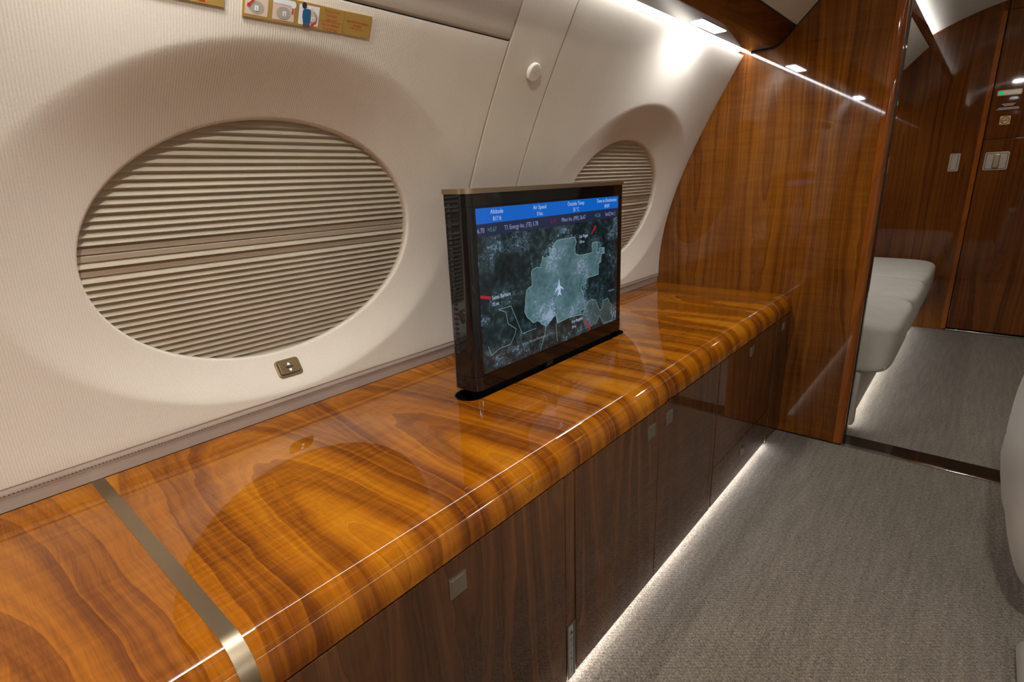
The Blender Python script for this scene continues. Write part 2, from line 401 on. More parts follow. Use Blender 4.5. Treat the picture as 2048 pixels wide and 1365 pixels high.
# ------------------------------------------------------------------ room shell
def panel_grid(y0, y1, z0, z1, nz=24):
    ys = [y0, y0 + 0.0005, y0 + 0.003] + [y0 + (y1 - y0) * i / 6 for i in range(1, 6)] + [y1 - 0.003, y1 - 0.0005, y1]
    zs = [z0, z0 + 0.0005, z0 + 0.003] + [z0 + (z1 - z0) * i / nz for i in range(1, nz)] + [z1 - 0.003, z1 - 0.0005, z1]
    V, F = [], []; ny = len(ys)
    for j, z in enumerate(zs):
        for i, y in enumerate(ys):
            d = min(i, ny - 1 - i, j, len(zs) - 1 - j); V.append((wallx(z) - (0.008 if d == 0 else 0.002 if d == 1 else 0), y, z))
    for j in range(len(zs) - 1):
        for i in range(ny - 1): F.append((j * ny + i, j * ny + i + 1, (j + 1) * ny + i + 1, (j + 1) * ny + i))
    return V, F
def panel_window(yc, y0, y1, z0, z1):
    def Opt(th): return (yc + OA * math.cos(th), OZ + OB * math.sin(th))
    def rect(th):
        oy, oz = Opt(th); dy, dz = oy - yc, oz - WZ; best = 1e9
        if dy > 1e-9: best = min(best, (y1 - yc) / dy)
        if dy < -1e-9: best = min(best, (y0 - yc) / dy)
        if dz > 1e-9: best = min(best, (z1 - WZ) / dz)
        if dz < -1e-9: best = min(best, (z0 - WZ) / dz)
        return yc + dy * best, WZ + dz * best
    ths = [2 * math.pi * i / 168 for i in range(168)]
    for cy, cz in ((y0, z0), (y1, z0), (y1, z1), (y0, z1)):
        best = min((i * 0.0005 for i in range(12567)), key=lambda th: (rect(th)[0] - cy) ** 2 + (rect(th)[1] - cz) ** 2); ths.append(best)
    ths.sort(); n = len(ths); rings = []
    for sh, dx in ((0.0045, 0.040), (0.0045, 0.010), (0.0035, 0.004), (0.0015, 0.0012)):     # the lip turns back to the shade
        rings.append([(lipx(WZ + (WB - sh) * math.sin(t)) - dx, yc + (WA - sh) * math.cos(t), WZ + (WB - sh) * math.sin(t)) for t in ths])
    NR = 30
    for k in range(NR + 1):
        s = k / NR; ring = []
        for t in ths:
            oy, oz = Opt(t); ly, lz = yc + WA * math.cos(t), WZ + WB * math.sin(t)
            y, z = ly + (oy - ly) * s, lz + (oz - lz) * s
            ring.append((wallx(z) - scoop(1 - s) * (wallx(z) - lipx(z)), y, z))
        rings.append(ring)
    for s in [0.06, 0.15, 0.3, 0.5, 0.75, 1.0]:
        ring = []
        for t in ths:
            oy, oz = Opt(t); ry, rz = rect(t)
            dd = 0.003 if s == 1.0 else 0
            y, z = oy + (ry - oy) * s, oz + (rz - oz) * s
            y = min(max(y, y0 + dd), y1 - dd); z = min(max(z, z0 + dd), z1 - dd)
            ring.append((wallx(z), y, z))
        rings.append(ring)
    for dd, dx in ((0.0005, 0.002), (0.0, 0.009)):
        ring = []
        for t in ths:
            y, z = rect(t); y = min(max(y, y0 + dd), y1 - dd); z = min(max(z, z0 + dd), z1 - dd); ring.append((wallx(z) - dx, y, z))
        rings.append(ring)
    V = [p for r in rings for p in r]; F = []
    for k in range(len(rings) - 1):
        for i in range(n):
            j = (i + 1) % n; F.append((k * n + i, k * n + j, (k + 1) * n + j, (k + 1) * n + i))
    return V, F

YJ0, YJ1, ZJ, ZW0, ZW1 = 1.055, 1.249, 1.410, 0.648, 1.540
wl = thing('wall_left', kind='structure', loc=(-1.15, 0.5, 0))
obj('window_panel', panel_window(WY[0], -0.16, YJ0 - 0.0017, ZW0, ZJ - 0.0017), 'fabric', wl, smooth=50)
obj('window_panel', panel_window(WY[1], YJ1 + 0.0017, YP, ZW0, ZW1), 'fabric', wl, smooth=50)
obj('joint_panel', panel_grid(YJ0 + 0.0017, YJ1 - 0.0017, ZW0, ZW1), 'fabric', wl, smooth=50)
obj('upper_panel', panel_grid(-0.16, YJ0 - 0.0017, ZJ + 0.0017, ZW1, 8), 'fabric_top', wl, smooth=50)
obj('rear_panel', panel_grid(YR, -0.163, ZW0, ZW1), 'fabric', wl, smooth=50)
zz = [0.0, 0.5, 0.66] + [0.66 + 0.88 * i / 16 for i in range(1, 17)]
obj('backing', ext_y([(wallx(z) - 0.125, z) for z in zz] + [(wallx(z) - 0.135, z) for z in reversed(zz)], YR, YB), 'dark_gap', wl)
obj('far_panel', ext_y([(wallx(z), z) for z in zz] + [(wallx(z) - 0.01, z) for z in reversed(zz)], YP2, YB), 'fabric', wl)
zr = mir([(wallx(z), z) for z in zz]); zr2 = mir([(wallx(z) - 0.02, z) for z in zz])
obj('wall_right', ext_y(zr + zr2[::-1], YR, YB), 'fabric', kind='structure')

# leather band between worktop and wall panel
band = [(-1.190, 0.607), (-1.149, 0.607), (-1.1455, 0.6245), (-1.1462, 0.6251), (-1.1452, 0.6257), (-1.1446, 0.6290), (-1.1454, 0.6296), (-1.1442, 0.6302)] \
    + [(-1.1438 + 0.0025 * math.sin(a * math.pi / 6), 0.631 + 0.022 * a / 6) for a in range(1, 7)] + [(-1.190, 0.658)]
tb = obj('trim_1', ext_y(band, YR, YP), 'taupe_leather', kind='structure', base=(-1.15, 0.5, 0.607))
V, F = [], []
y = -0.25
while y < YP - 0.02:
    v, f = rbox(-1.1440, -1.1405, y, y + 0.0034, 0.6372, 0.6380); n = len(V); V += v; F += [tuple(i + n for i in q) for q in f]; y += 0.0056
obj('stitching', (V, F), 'stitch', tb, smooth=0, kind='stuff')

# floors
fl = thing('floor', kind='structure', loc=(0.15, 1.0, 0))
obj('carpet', ([(-1.2, YR, 0), (1.5, YR, 0), (1.5, YP - 0.012, 0), (-1.2, YP - 0.012, 0)], [(0, 1, 2, 3)]), 'carpet', fl, smooth=0)
obj('carpet', ([(-1.2, YP2, 0.0), (1.5, YP2, 0.0), (1.5, YB, 0.0), (-1.2, YB, 0.0)], [(0, 1, 2, 3)]), 'carpet', fl, smooth=0)
obj('subfloor', rbox(-1.25, 1.55, YR - 0.05, YB + 0.1, -0.06, -0.004), 'dark_gap', fl, smooth=0)
th = thing('trim_2', kind='structure', loc=(0.2, 2.44, 0))
obj('sill_plate', rbox(-0.302, 0.72, YP + 0.006, YP2 + 0.002, -0.003, 0.003, 0.001), 'plate_dark', th)
obj('edge_strip', rbox(-0.300, 0.72, YP - 0.012, YP + 0.006, -0.003, 0.006, 0.0015), 'chrome', th)

# partition with the doorway on its right
def slab_y(poly, y0, y1):
    n = len(poly); V = [(x, y0, z) for x, z in poly] + [(x, y1, z) for x, z in poly]
    return V, [(i, (i + 1) % n, n + (i + 1) % n, n + i) for i in range(n)] + [tuple(range(n)), tuple(range(n, 2 * n))]
pw = thing('wall_front', kind='structure', loc=(-0.7, 2.44, 0))
obj('veneer_panel', slab_y([(-1.25, 0.0), (XE - 0.034, 0.0), (XE - 0.034, 2.02), (-1.25, 2.02)], YP, YP2), 'wood_wall', pw)
e0 = XE - 0.033
edge = [(e0, YP - 0.001), (XE - 0.020, YP - 0.001)] + arc(XE - 0.020, YP + 0.019, 0.020, -90, 0, 8) + [(XE, YP2 - 0.012), (XE - 0.003, YP2 - 0.012), (XE - 0.003, YP2 - 0.009), (XE, YP2 - 0.009), (XE, YP2), (e0, YP2)]
obj('edge_moulding', ext_z(edge, 0.0, 2.02), 'wood_edge', pw)
obj('door_channel', rbox(XE - 0.004, XE + 0.003, YP + 0.045, YP + 0.055, 0.0, 2.0), 'black_satin', pw)
pr = thing('wall_front', kind='structure', loc=(1.1, 2.44, 0))
obj('veneer_panel', slab_y([(0.74, 0.0), (1.55, 0.0), (1.55, 2.02), (0.74, 2.02)], YP, YP2), 'wood_wall', pr)
# rear wall behind the camera
obj('wall_back', rbox(-1.3, 1.6, YR - 0.03, YR, 0, 2.1), 'wood_far', kind='structure', base=(0.15, YR, 0), smooth=0)

# overhead: soffit, sloping valance, rail, arched ceiling
S0 = [(-0.790, 1.545), (-0.715, 1.546), (-0.700, 1.5495), (-0.684, 1.558), (-0.668, 1.5715), (-0.638, 1.604)]
sof = S0 + [(-0.648, 1.616), (-0.678, 1.585), (-0.700, 1.568), (-0.790, 1.566)]
lip = [(-0.640, 1.602), (-0.633, 1.609), (-0.642, 1.619), (-0.650, 1.612)]
val = [(-0.634, 1.610), (-0.432, 1.818), (-0.442, 1.828), (-0.646, 1.622)]
rail = [(-0.434, 1.816), (-0.427, 1.818), (-0.4165, 1.866), (-0.4195, 1.868), (-0.4285, 1.843), (-0.478, 1.842), (-0.478, 1.834), (-0.440, 1.828)]
arch = [(XC + 0.63 * (i / 20 - 1), 2.03 - 0.451 * (0.63 * (i / 20 - 1)) ** 2) for i in range(41)]
archp = arch + [(x, z + 0.02) for x, z in reversed(arch)]
def overhead(n, y0, y1, side):
    f = (lambda p: p) if side < 0 else mir
    t = thing('trim_%d' % n, kind='structure', loc=(-0.6 if side < 0 else 0.9, (y0 + y1) / 2, 1.55))
    obj('soffit_panel', ext_y(f(sof), y0, y1), 'wood_soffit', t)
    obj('black_edge', ext_y(f(lip), y0, y1), 'black_satin', t)
    obj('valance_panel', ext_y(f(val), y0, y1), 'valance', t)
    obj('rail', ext_y(f(rail), y0, y1), 'wood_soffit', t)
    obj('cove_back', ext_y(f([(-0.86, 1.548), (-0.78, 1.5675), (-0.78, 1.575), (-0.86, 1.575)]), y0, y1), 'ceiling', t)
overhead(3, YR, YP, -1); overhead(4, YR, YP, 1); overhead(5, YP2, YB, -1); overhead(6, YP2, YB, 1)
ce = thing('ceiling', kind='structure', loc=(XC, 1.6, 2.03))
obj('headliner', ext_y(archp, YR, YP, ny=1), 'ceiling', ce)
obj('headliner', ext_y(archp, YP, YB, ny=1), 'ceiling', ce)
# dark bead where soffit meets partition
obj('trim_7', join(*[tube([(a[0], YP - 0.004, a[1] - 0.002), (b[0], YP - 0.004, b[1] - 0.002)], 0.0028, 6) for a, b in zip(S0[:-1], S0[1:])]), 'black_satin', kind='structure', base=(-0.7, YP, 1.55))
obj('trim_8', join(tube([(-0.638, YP - 0.004, 1.604), (-0.43, YP - 0.004, 1.818)], 0.003, 6)), 'black_satin', kind='structure', base=(-0.6, YP, 1.6))

# far bulkhead and its door
bw = thing('wall_far', kind='structure', loc=(-0.5, YB, 0))
XD = -0.075
obj('veneer_panel', slab_y([(-1.3, 0.0), (XD - 0.004, 0.0), (XD - 0.004, 2.1), (-1.3, 2.1)], YB, YB + 0.05), 'wood_far', bw)
obj('gap_backing', rbox(-0.3, 1.6, YB + 0.03, YB + 0.05, 0, 2.1), 'dark_gap', bw, smooth=0)
obj('veneer_panel', slab_y([(0.62, 0.0), (1.6, 0.0), (1.6, 2.1), (0.62, 2.1)], YB, YB + 0.03), 'wood_far', bw)
obj('header_panel', rbox(XD, 0.616, YB - 0.001, YB + 0.03, 1.953, 2.1, 0.001), 'wood_far', bw)
obj('jamb', rbox(XD - 0.030, XD - 0.005, YB - 0.003, YB + 0.001, 0.012, 1.95, 0.001), 'wood_edge', bw)
d1 = thing('door_1', kind='structure', loc=(0.27, YB, 0))
obj('upper_leaf', rbox(XD, 0.616, YB - 0.006, YB + 0.025, 1.2375, 1.949, 0.002), 'wood_far', d1)
obj('lower_leaf', rbox(XD, 0.616, YB - 0.006, YB + 0.025, 0.022, 1.235, 0.002), 'wood_far', d1)
obj('bottom_seal', rbox(XD, 0.616, YB - 0.012, YB + 0.02, 0.0, 0.012, 0.002), 'chrome', d1)
hf = Frame((0.0, YB - 0.006, 0), (1, 0, 0), (0, 0, 1))
hd = obj('handle_plate', hf.slab(rrect(-0.054, 0.062, 1.050, 1.158, 0.010), 0, 0.004, 0.0015), 'nickel', d1)
obj('recess_rim', hf.slab(rrect(-0.047, 0.055, 1.057, 1.151, 0.006), 0.004, 0.0046), 'black_satin', hd)
obj('recess', hf.slab(rrect(-0.044, 0.052, 1.060, 1.148, 0.006), 0.0046, 0.0056), 'nickel', hd)
obj('recess_dish', hf.slab(ell(0.006, 1.104, 0.038, 0.034), 0.0056, 0.0068, 0.001), 'nickel', hd)
obj('grip', join(hf.slab(rrect(-0.012, 0.020, 1.062, 1.146, 0.006), 0.006, 0.022, 0.006)), 'bronze', hd)
for i, (nm, lb, ct) in enumerate((('indicator_light', 'slim bronze indicator with a green lit end on the far door', 'indicator'),)):
    r = thing(nm, lb, ct, (0.0, YB - 0.006, 1.48))
    obj('housing', hf.slab(rrect(-0.055, 0.058, 1.480, 1.512, 0.008), 0, 0.004, 0.001), 'bronze', r)
    obj('window', hf.slab(rrect(-0.048, 0.051, 1.486, 1.506, 0.005), 0.004, 0.0048), 'nickel', r)
    obj('green_lamp', hf.slab([(-0.046, 1.488), (-0.026, 1.488), (-0.026, 1.504), (-0.046, 1.504)], 0.0048, 0.0054), 'green', r)
r = thing('no_smoking_placard', 'small gold no smoking placard on the far door', 'placard', (0.0, YB - 0.006, 1.32))
obj('plate', hf.slab([(-0.018, 1.316), (0.030, 1.316), (0.030, 1.364), (-0.018, 1.364)], 0, 0.001), 'cream_plate', r)
obj('red_ring', join(hf.line(ell(0.006, 1.340, 0.019, 0.019, 28), 0.004, 0.0014, True), hf.line([(-0.007, 1.327), (0.019, 1.353)], 0.004, 0.0015)), 'red_ink', r, smooth=0)
obj('cigarette', join(hf.line([(-0.009, 1.338), (0.018, 1.338)], 0.0035, 0.0012), hf.line([(-0.006, 1.343), (0.000, 1.350), (0.008, 1.350)], 0.002, 0.0012)), 'dark_ink', r, smooth=0)
r = thing('door_lettering', 'four tiny lines of white lettering below the green indicator', 'lettering', (0.0, YB - 0.006, 1.40))
for a, b, z in ((-0.022, 0.037, 1.432), (-0.014, 0.030, 1.4245), (-0.034, 0.055, 1.411), (-0.042, 0.057, 1.4035)):
    L = []; x = a
    while x < b:
        w = random.uniform(0.004, 0.009); L.append(hf.line([(x, z), (min(x + w, b), z)], 0.0036, 0.0006)); x += w + 0.0022
    obj('text_line', join(*L), 'white_ink', r, smooth=0)
wf = Frame((0, YB, 0), (1, 0, 0), (0, 0, 1))
r = thing('light_switch', 'upright rectangular nickel switch plate on the far wood bulkhead', 'switch', (-0.2, YB, 1.05))
obj('plate', wf.slab(rrect(-0.227, -0.173, 1.050, 1.160, 0.006), 0, 0.004, 0.001), 'nickel', r)
obj('rocker_rim', wf.slab(rrect(-0.217, -0.183, 1.058, 1.152, 0.003), 0.004, 0.0045), 'black_satin', r)
obj('rocker', wf.slab(rrect(-0.2155, -0.1845, 1.060, 1.150, 0.002), 0.0045, 0.0075, 0.001), 'nickel', r)
obj('switch_mark', wf.line([(-0.208, 1.134), (-0.192, 1.134)], 0.006, 0.0078), 'grey_ink', r, smooth=0)

# ------------------------------------------------------------------ windows and pleated shades
kn = Vector((1, 0, -0.30)).normalized(); ks = Vector((0.30, 0, 1)).normalized()   # shade plane: normal, up-slope
def window(n, yc, label, pos):
    o = Vector((lipx(WZ), yc, WZ)); HS = WB * math.sqrt(1 + 0.30 ** 2)
    w = thing('window_%d' % n, kind='structure', loc=o[:])
    pane = [o - 0.008 * kn + Vector((0, (WA - 0.006) * math.cos(t), 0)) + ks * (HS - 0.006) * math.sin(t) for t in [2 * math.pi * i / 96 for i in range(96)]]
    obj('pane', ([p[:] for p in pane], [tuple(range(96))]), 'glass', w, smooth=0)
    rim = [[o - d * kn + Vector((0, (WA + e) * math.cos(t), 0)) + ks * (HS + e) * math.sin(t) for t in [2 * math.pi * i / 96 for i in range(96)]] for d, e in ((0.032, -0.0035), (0.032, 0.03))]
    obj('shade_frame', ([p[:] for r_ in rim for p in r_], [(i, (i + 1) % 96, 96 + (i + 1) % 96, 96 + i) for i in range(96)]), 'shade_rail', w)
    bk = [o - 0.040 * kn + Vector((0, (WA + 0.03) * math.cos(t), 0)) + ks * (HS + 0.03) * math.sin(t) for t in [2 * math.pi * i / 96 for i in range(96)]]
    obj('outer_pane', ([p[:] for p in bk], [tuple(range(96))]), 'dark_gap', w, smooth=0)
    s = thing('window_shade', label, 'window shade', (o - 0.03 * kn)[:], 'pleated window shades')
    pitch = 0.0134; D0 = 0.024; dep = 0.0092
    nrow = int(2 * HS / pitch) + 1
    def hw(q): return (WA - 0.001) * math.sqrt(max(0.0, 1 - (q / (HS - 0.001)) ** 2))
    for k in range(nrow):
        s0 = HS - (k + 1) * pitch; s1 = s0 + pitch
        wd = max(hw(max(min(s0, HS - 0.002), -HS + 0.002)), hw(max(min(s1, HS - 0.002), -HS + 0.002)))
        if wd < 0.03: wd = 0.05
        wd = min(wd, WA - 0.002)
        P = lambda sgn, q, d: (o - (D0 - d) * kn + ks * q + Vector((0, sgn * wd, 0)))[:]
        if k in (nrow // 2 - 2, nrow // 2 - 1, nrow // 2 + 1):
            d_ = 0.5 * dep
            obj('rail_strip', ([P(-1, s0, 0), P(1, s0, 0), P(1, s0 + 0.002, d_), P(-1, s0 + 0.002, d_), P(-1, s1 - 0.002, d_), P(1, s1 - 0.002, d_), P(1, s1, 0), P(-1, s1, 0)],
                [(0, 1, 2, 3), (3, 2, 5, 4), (4, 5, 6, 7)]), 'shade_rail', s, smooth=0)
        else:
            obj('pleat', ([P(-1, s0, 0), P(1, s0, 0), P(1, s0 + pitch * 0.42, dep), P(-1, s0 + pitch * 0.42, dep), P(1, s1, 0), P(-1, s1, 0)], [(0, 1, 2, 3), (3, 2, 4, 5)]), 'shade', s, smooth=0)
window(1, WY[0], 'closed beige pleated shade in the large near oval window', 0)
window(2, WY[1], 'closed beige pleated shade in the far oval window behind the television', 1)

# ------------------------------------------------------------------ worktop
NS0, NS1, FS0, FS1 = 0.143, 0.163, 2.183, 2.196     # bronze inlays
def topprof(lift=0.0):
    r = 0.054
    return [(-1.148, ZT + lift)] + [(XF - r + (r + lift) * math.cos(math.radians(a)), ZT - r + (r + lift) * math.sin(math.radians(a))) for a in range(90, -1, -9)] \
        + [(XF + lift, ZS + 0.002), (XF - 0.004, ZS + 0.002), (-1.148, ZS + 0.002)]
wt = thing('worktop', 'long glossy walnut worktop with rounded front edge under the oval windows', 'worktop', (-0.85, 0.9, ZS))
obj('veneer_panel', ext_y(topprof(), YR + 0.01, NS0, ny=1), 'wood_top', wt, smooth=30)
mid = obj('veneer_panel', ext_y(topprof(), NS1, FS0, ny=1), 'wood_top', wt, smooth=30)
SL = (-0.916, -0.838, 0.803, 1.547)
def stadium(x0, x1, y0, y1, n=10):
    r = (x1 - x0) / 2; cx = (x0 + x1) / 2
    return arc(cx, y1 - r, r, 0, 180, n) + arc(cx, y0 + r, r, 180, 360, n)
boolean_cut(mid, ext_z(stadium(*SL), 0.50, 0.7))
obj('veneer_panel', ext_y(topprof(), FS1, YP - 0.001, ny=1), 'wood_top', wt, smooth=30)
for a, b in ((NS0, NS1), (FS0, FS1)):
    obj('bronze_inlay', ext_y(topprof(0.0008), a, b, ny=1), 'bronze', wt, smooth=30)
so = stadium(*SL); si = stadium(SL[0] + 0.002, SL[1] - 0.002, SL[2] + 0.002, SL[3] - 0.002); n = len(so)
V = [(x, y, ZT + 0.0009) for x, y in so] + [(x, y, ZT + 0.0009) for x, y in si] + [(x, y, 0.562) for x, y in si]
F = [(i, (i + 1) % n, n + (i + 1) % n, n + i) for i in range(n)] + [(n + i, n + (i + 1) % n, 2 * n + (i + 1) % n, 2 * n + i) for i in range(n)] + [tuple(range(2 * n, 3 * n))]
obj('slot_liner', (V, F), 'black_gloss', wt)
# ------------------------------------------------------------------ cabinets below
ZB = 0.022
def latch(parent, y0, y1, z0, z1):
    f = Frame((XF, 0, 0), (0, 1, 0), (0, 0, 1))
    l = obj('latch', f.slab(rrect(y0, y1, z0, z1, 0.0015, 2), 0, 0.0022, 0.0006), 'nickel', parent)
    obj('latch_button', f.slab(rrect(y0 + 0.004, y1 - 0.004, z0 + 0.004, z1 - 0.004, 0.002, 2), 0.0022, 0.0034, 0.0008), 'nickel', l)
def unit(y0, y1, label, fronts, stile=None):
    c = thing('cabinet', label, 'cabinet', (-0.82, (y0 + y1) / 2, 0), 'cabinet units of the credenza')
    obj('carcass', rbox(-1.10, XF - 0.022, y0 + 0.001, y1 - 0.001, 0.030, ZS - 0.002), 'dark_gap', c, smooth=0)
    obj('toe_kick', rbox(-0.70, -0.69, y0, y1, 0.0, 0.030), 'dark_gap', c, smooth=0)
    for kind, a, b, z0, z1, lt in fronts:
        d = obj(kind, rbox(XF - 0.020, XF, a + 0.0017, b - 0.0017, z0 + 0.0017, z1 - 0.0022, 0.0012), 'wood_door_shaded', c)
        if lt: latch(d, *lt)
    if stile: obj('stile', rbox(XF - 0.020, XF - 0.0006, stile[0] + 0.0012, stile[1] - 0.0012, ZB, ZS - 0.0015, 0.0012), 'wood_door_shaded', c)
    return c
unit(YR + 0.01, 0.142, 'walnut cabinet unit nearest the camera, left of the wide bronze inlay', [('door', YR + 0.02, -0.5, ZB, ZS, None), ('door', -0.5, 0.140, ZB, ZS, None)])
unit(0.164, 0.795, 'wide single-door walnut cabinet unit left of the floor exit sign', [('door', 0.166, 0.7605, ZB, ZS, (0.4465, 0.4835, 0.470, 0.508))], (0.7605, 0.7945))
unit(0.796, 1.588, 'walnut cabinet unit with two tall doors and paired latches below the television', [('door', 0.7965, 1.1785, ZB, ZS, (1.1105, 1.150, 0.472, 0.509)), ('door', 1.1785, 1.5635, ZB, ZS, (1.212, 1.2505, 0.474, 0.509))], (1.5635, 1.5875))
unit(1.589, 2.182, 'walnut cabinet unit with a square door above a low drawer', [('door', 1.5915, 2.180, 0.169, ZS, (1.877, 1.915, 0.478, 0.513)), ('drawer', 1.5915, 2.180, ZB, 0.169, (1.870, 1.907, 0.093, 0.127))])
unit(2.197, YP - 0.002, 'narrow walnut end cabinet against the partition', [('door', 2.198, YP - 0.003, ZB, ZS, (2.268, 2.305, 0.482, 0.513))])
for a, b in ((NS0, NS1), (FS0, FS1)):
    tag(obj('bronze_band', rbox(XF - 0.018, XF + 0.0008, a, b, ZB, ZS - 0.001, 0.0004), 'bronze', base=(XF, a, ZB)),
        'upright bronze band on the credenza front %s' % ('below the near wide inlay' if a < 1 else 'beside the partition'), 'trim')
# illuminated floor exit sign
ef = Frame((XF, 0, 0), (0, 1, 0), (0, 0, 1))
ex = thing('exit_sign', 'upright grey foil exit sign low on the cabinet stile', 'exit sign', (XF, 0.776, 0.03))
obj('frame', ef.slab([(0.7622, 0.024), (0.7915, 0.024), (0.7915, 0.1725), (0.7622, 0.1725)], -0.0006, 0.0022, 0.0006), 'bronze', ex)
obj('face', ef.slab([(0.7662, 0.027), (0.7822, 0.027), (0.7822, 0.168), (0.7662, 0.168)], 0.0022, 0.0026), 'foil', ex)
obj('black_channel', ef.slab([(0.7827, 0.027), (0.7862, 0.027), (0.7862, 0.168), (0.7827, 0.168)], 0.0022, 0.0025), 'black_satin', ex)
T = [ef.flat([(0.7685, 0.146), (0.7805, 0.146), (0.7745, 0.158)], 0.003)]
for ch, z, sz in (('出', 0.1265, 0.014), ('口', 0.109, 0.014), ('E', 0.0905, 0.0165), ('X', 0.0735, 0.0165), ('I', 0.0565, 0.0165), ('T', 0.0395, 0.0165)):
    T.append(ef.text(ch, 0.7745, z, sz, 0.003, 'CENTER'))
obj('lettering', join(*T), 'dark_ink', ex, smooth=0)

# ------------------------------------------------------------------ television
TX0, TX1, TY0, TY1 = -0.920, -0.847, 0.834, 1.523
def tvplan(g=0.0, r=0.024, rb=0.008):
    x0, x1, y0, y1 = TX0 - g, TX1 + g, TY0 - g, TY1 + g
    return arc(x1 - r, y1 - r, r, 0, 90, 8) + arc(x0 + rb, y1 - rb, rb, 90, 180, 4) + arc(x0 + rb, y0 + rb, rb, 180, 270, 4) + arc(x1 - r, y0 + r, r, 270, 360, 8)
tv = thing('television', 'black flat-screen television showing a flight map, raised from the worktop', 'television', ((TX0 + TX1) / 2, (TY0 + TY1) / 2, ZT))
obj('lower_bezel', ext_z(tvplan(), 0.6195, 0.6545), 'black_gloss', tv)
obj('body', ext_z(tvplan(-0.0004), 0.6550, 1.0485), 'black_gloss', tv)
obj('upper_bezel', ext_z(tvplan(), 1.0490, 1.0765), 'black_gloss', tv)
obj('top_cap', ext_z(tvplan(0.0035, 0.027, 0.012), 1.0765, 1.0875), 'bronze_lt', tv)
obj('lift_mount', rbox(TX0 + 0.012, TX1 - 0.018, 0.88, 1.48, 0.562, 0.625), 'black_satin', tv)
obj('release_tab', rbox(TX1 - 0.012, TX1 + 0.004, 1.105, 1.135, 0.606, 0.6195, 0.002), 'black_gloss', tv)
for k in range(30):
    z = 1.058 - k * 0.0118
    obj('vent_slat', ([(-0.905, TY0 + 0.0003, z), (-0.895, TY0 + 0.0003, z), (-0.895, TY0 - 0.0016, z - 0.0045), (-0.905, TY0 - 0.0016, z - 0.0045), (-0.905, TY0 + 0.0003, z - 0.0075), (-0.895, TY0 + 0.0003, z - 0.0075)],
        [(0, 1, 2, 3), (3, 2, 5, 4), (0, 3, 4), (1, 5, 2)]), 'black_satin', tv, smooth=0)
sf = Frame((TX1, 0, 0), (0, 1, 0), (0, 0, 1))
SY0, SY1, SZ0, SZ1 = 0.8625, 1.4795, 0.6585, 1.0442
def map_mat(name, base, seed, hue):
    t = NT(name); P, X, Y, Z = t.pos()
    v = t.comb(Y, Z, seed)
    n1 = t.noise(v, 11, 6, 0.62, 0.6); n2 = t.noise(v, 60, 4, 0.7); n3 = t.noise(v, 150, 3, 0.7); n4 = t.noise(v, 5, 3, 0.5)
    k = t.math('ADD', t.math('MULTIPLY', n1, 0.55), t.math('MULTIPLY', n2, 0.45))
    col = t.ramp(k, hue)
    sp = t.math('MULTIPLY', t.math('GREATER_THAN', t.math('ADD', t.math('MULTIPLY', n3, 0.5), t.math('MULTIPLY', n1, 0.5)), 0.585), 0.6)
    col = t.mix(sp, col, (0.34, 0.46, 0.64))
    col = t.mix(1.0, col, t.math('ADD', t.math('MULTIPLY', n4, 1.2), 0.4), 'MULTIPLY')
    b = t.bsdf(Base_Color=(0.004, 0.004, 0.005), Roughness=0.08, Specular_IOR_Level=0.6)
    t.put(b.inputs['Emission Color'], col); b.inputs['Emission Strength'].default_value = base
    return t.m
M['map_land'] = map_mat('satellite_map', 0.42, 2.0, [(0.38, (0.002, 0.006, 0.008)), (0.49, (0.010, 0.026, 0.030)), (0.58, (0.04, 0.085, 0.105)), (0.72, (0.16, 0.27, 0.38))])
M['map_city'] = map_mat('city_area', 0.60, 8.0, [(0.34, (0.035, 0.085, 0.105)), (0.5, (0.08, 0.165, 0.19)), (0.62, (0.15, 0.22, 0.27)), (0.78, (0.24, 0.34, 0.46))])
M['map_park'] = map_mat('hill_area', 0.42, 5.0, [(0.34, (0.03, 0.06, 0.065)), (0.5, (0.06, 0.11, 0.12)), (0.75, (0.15, 0.22, 0.28))])
def ink(name, c, s=0.58):
    t = NT(name); b = t.bsdf(Base_Color=(0.004, 0.004, 0.005), Roughness=0.1)
    t.put(b.inputs['Emission Color'], c); b.inputs['Emission Strength'].default_value = s; return t.m
M['s_blue'] = ink('screen_blue', (0.0, 0.13, 0.62)); M['s_navy'] = ink('screen_navy', (0.016, 0.022, 0.06))
M['s_white'] = ink('screen_white', (0.52, 0.64, 0.88)); M['s_pale'] = ink('screen_pale', (0.30, 0.36, 0.62)); M['s_green'] = ink('screen_green', (0.08, 0.26, 0.19))
M['s_red'] = ink('screen_red', (0.40, 0.015, 0.035)); M['s_dred'] = ink('screen_dark_red', (0.22, 0.012, 0.045)); M['s_line'] = ink('screen_outline', (0.30, 0.46, 0.44)); M['s_dim'] = ink('screen_dim', (0.22, 0.25, 0.30)); M['s_dark'] = ink('screen_dark_text', (0.05, 0.05, 0.16))
scr = obj('screen', sf.slab([(SY0, SZ0), (SY1, SZ0), (SY1, SZ1), (SY0, SZ1)], -0.0004, 0.0003), 'map_land', tv, smooth=0)
def sp_(name, vf, mat): return obj(name, vf, mat, scr, smooth=0)
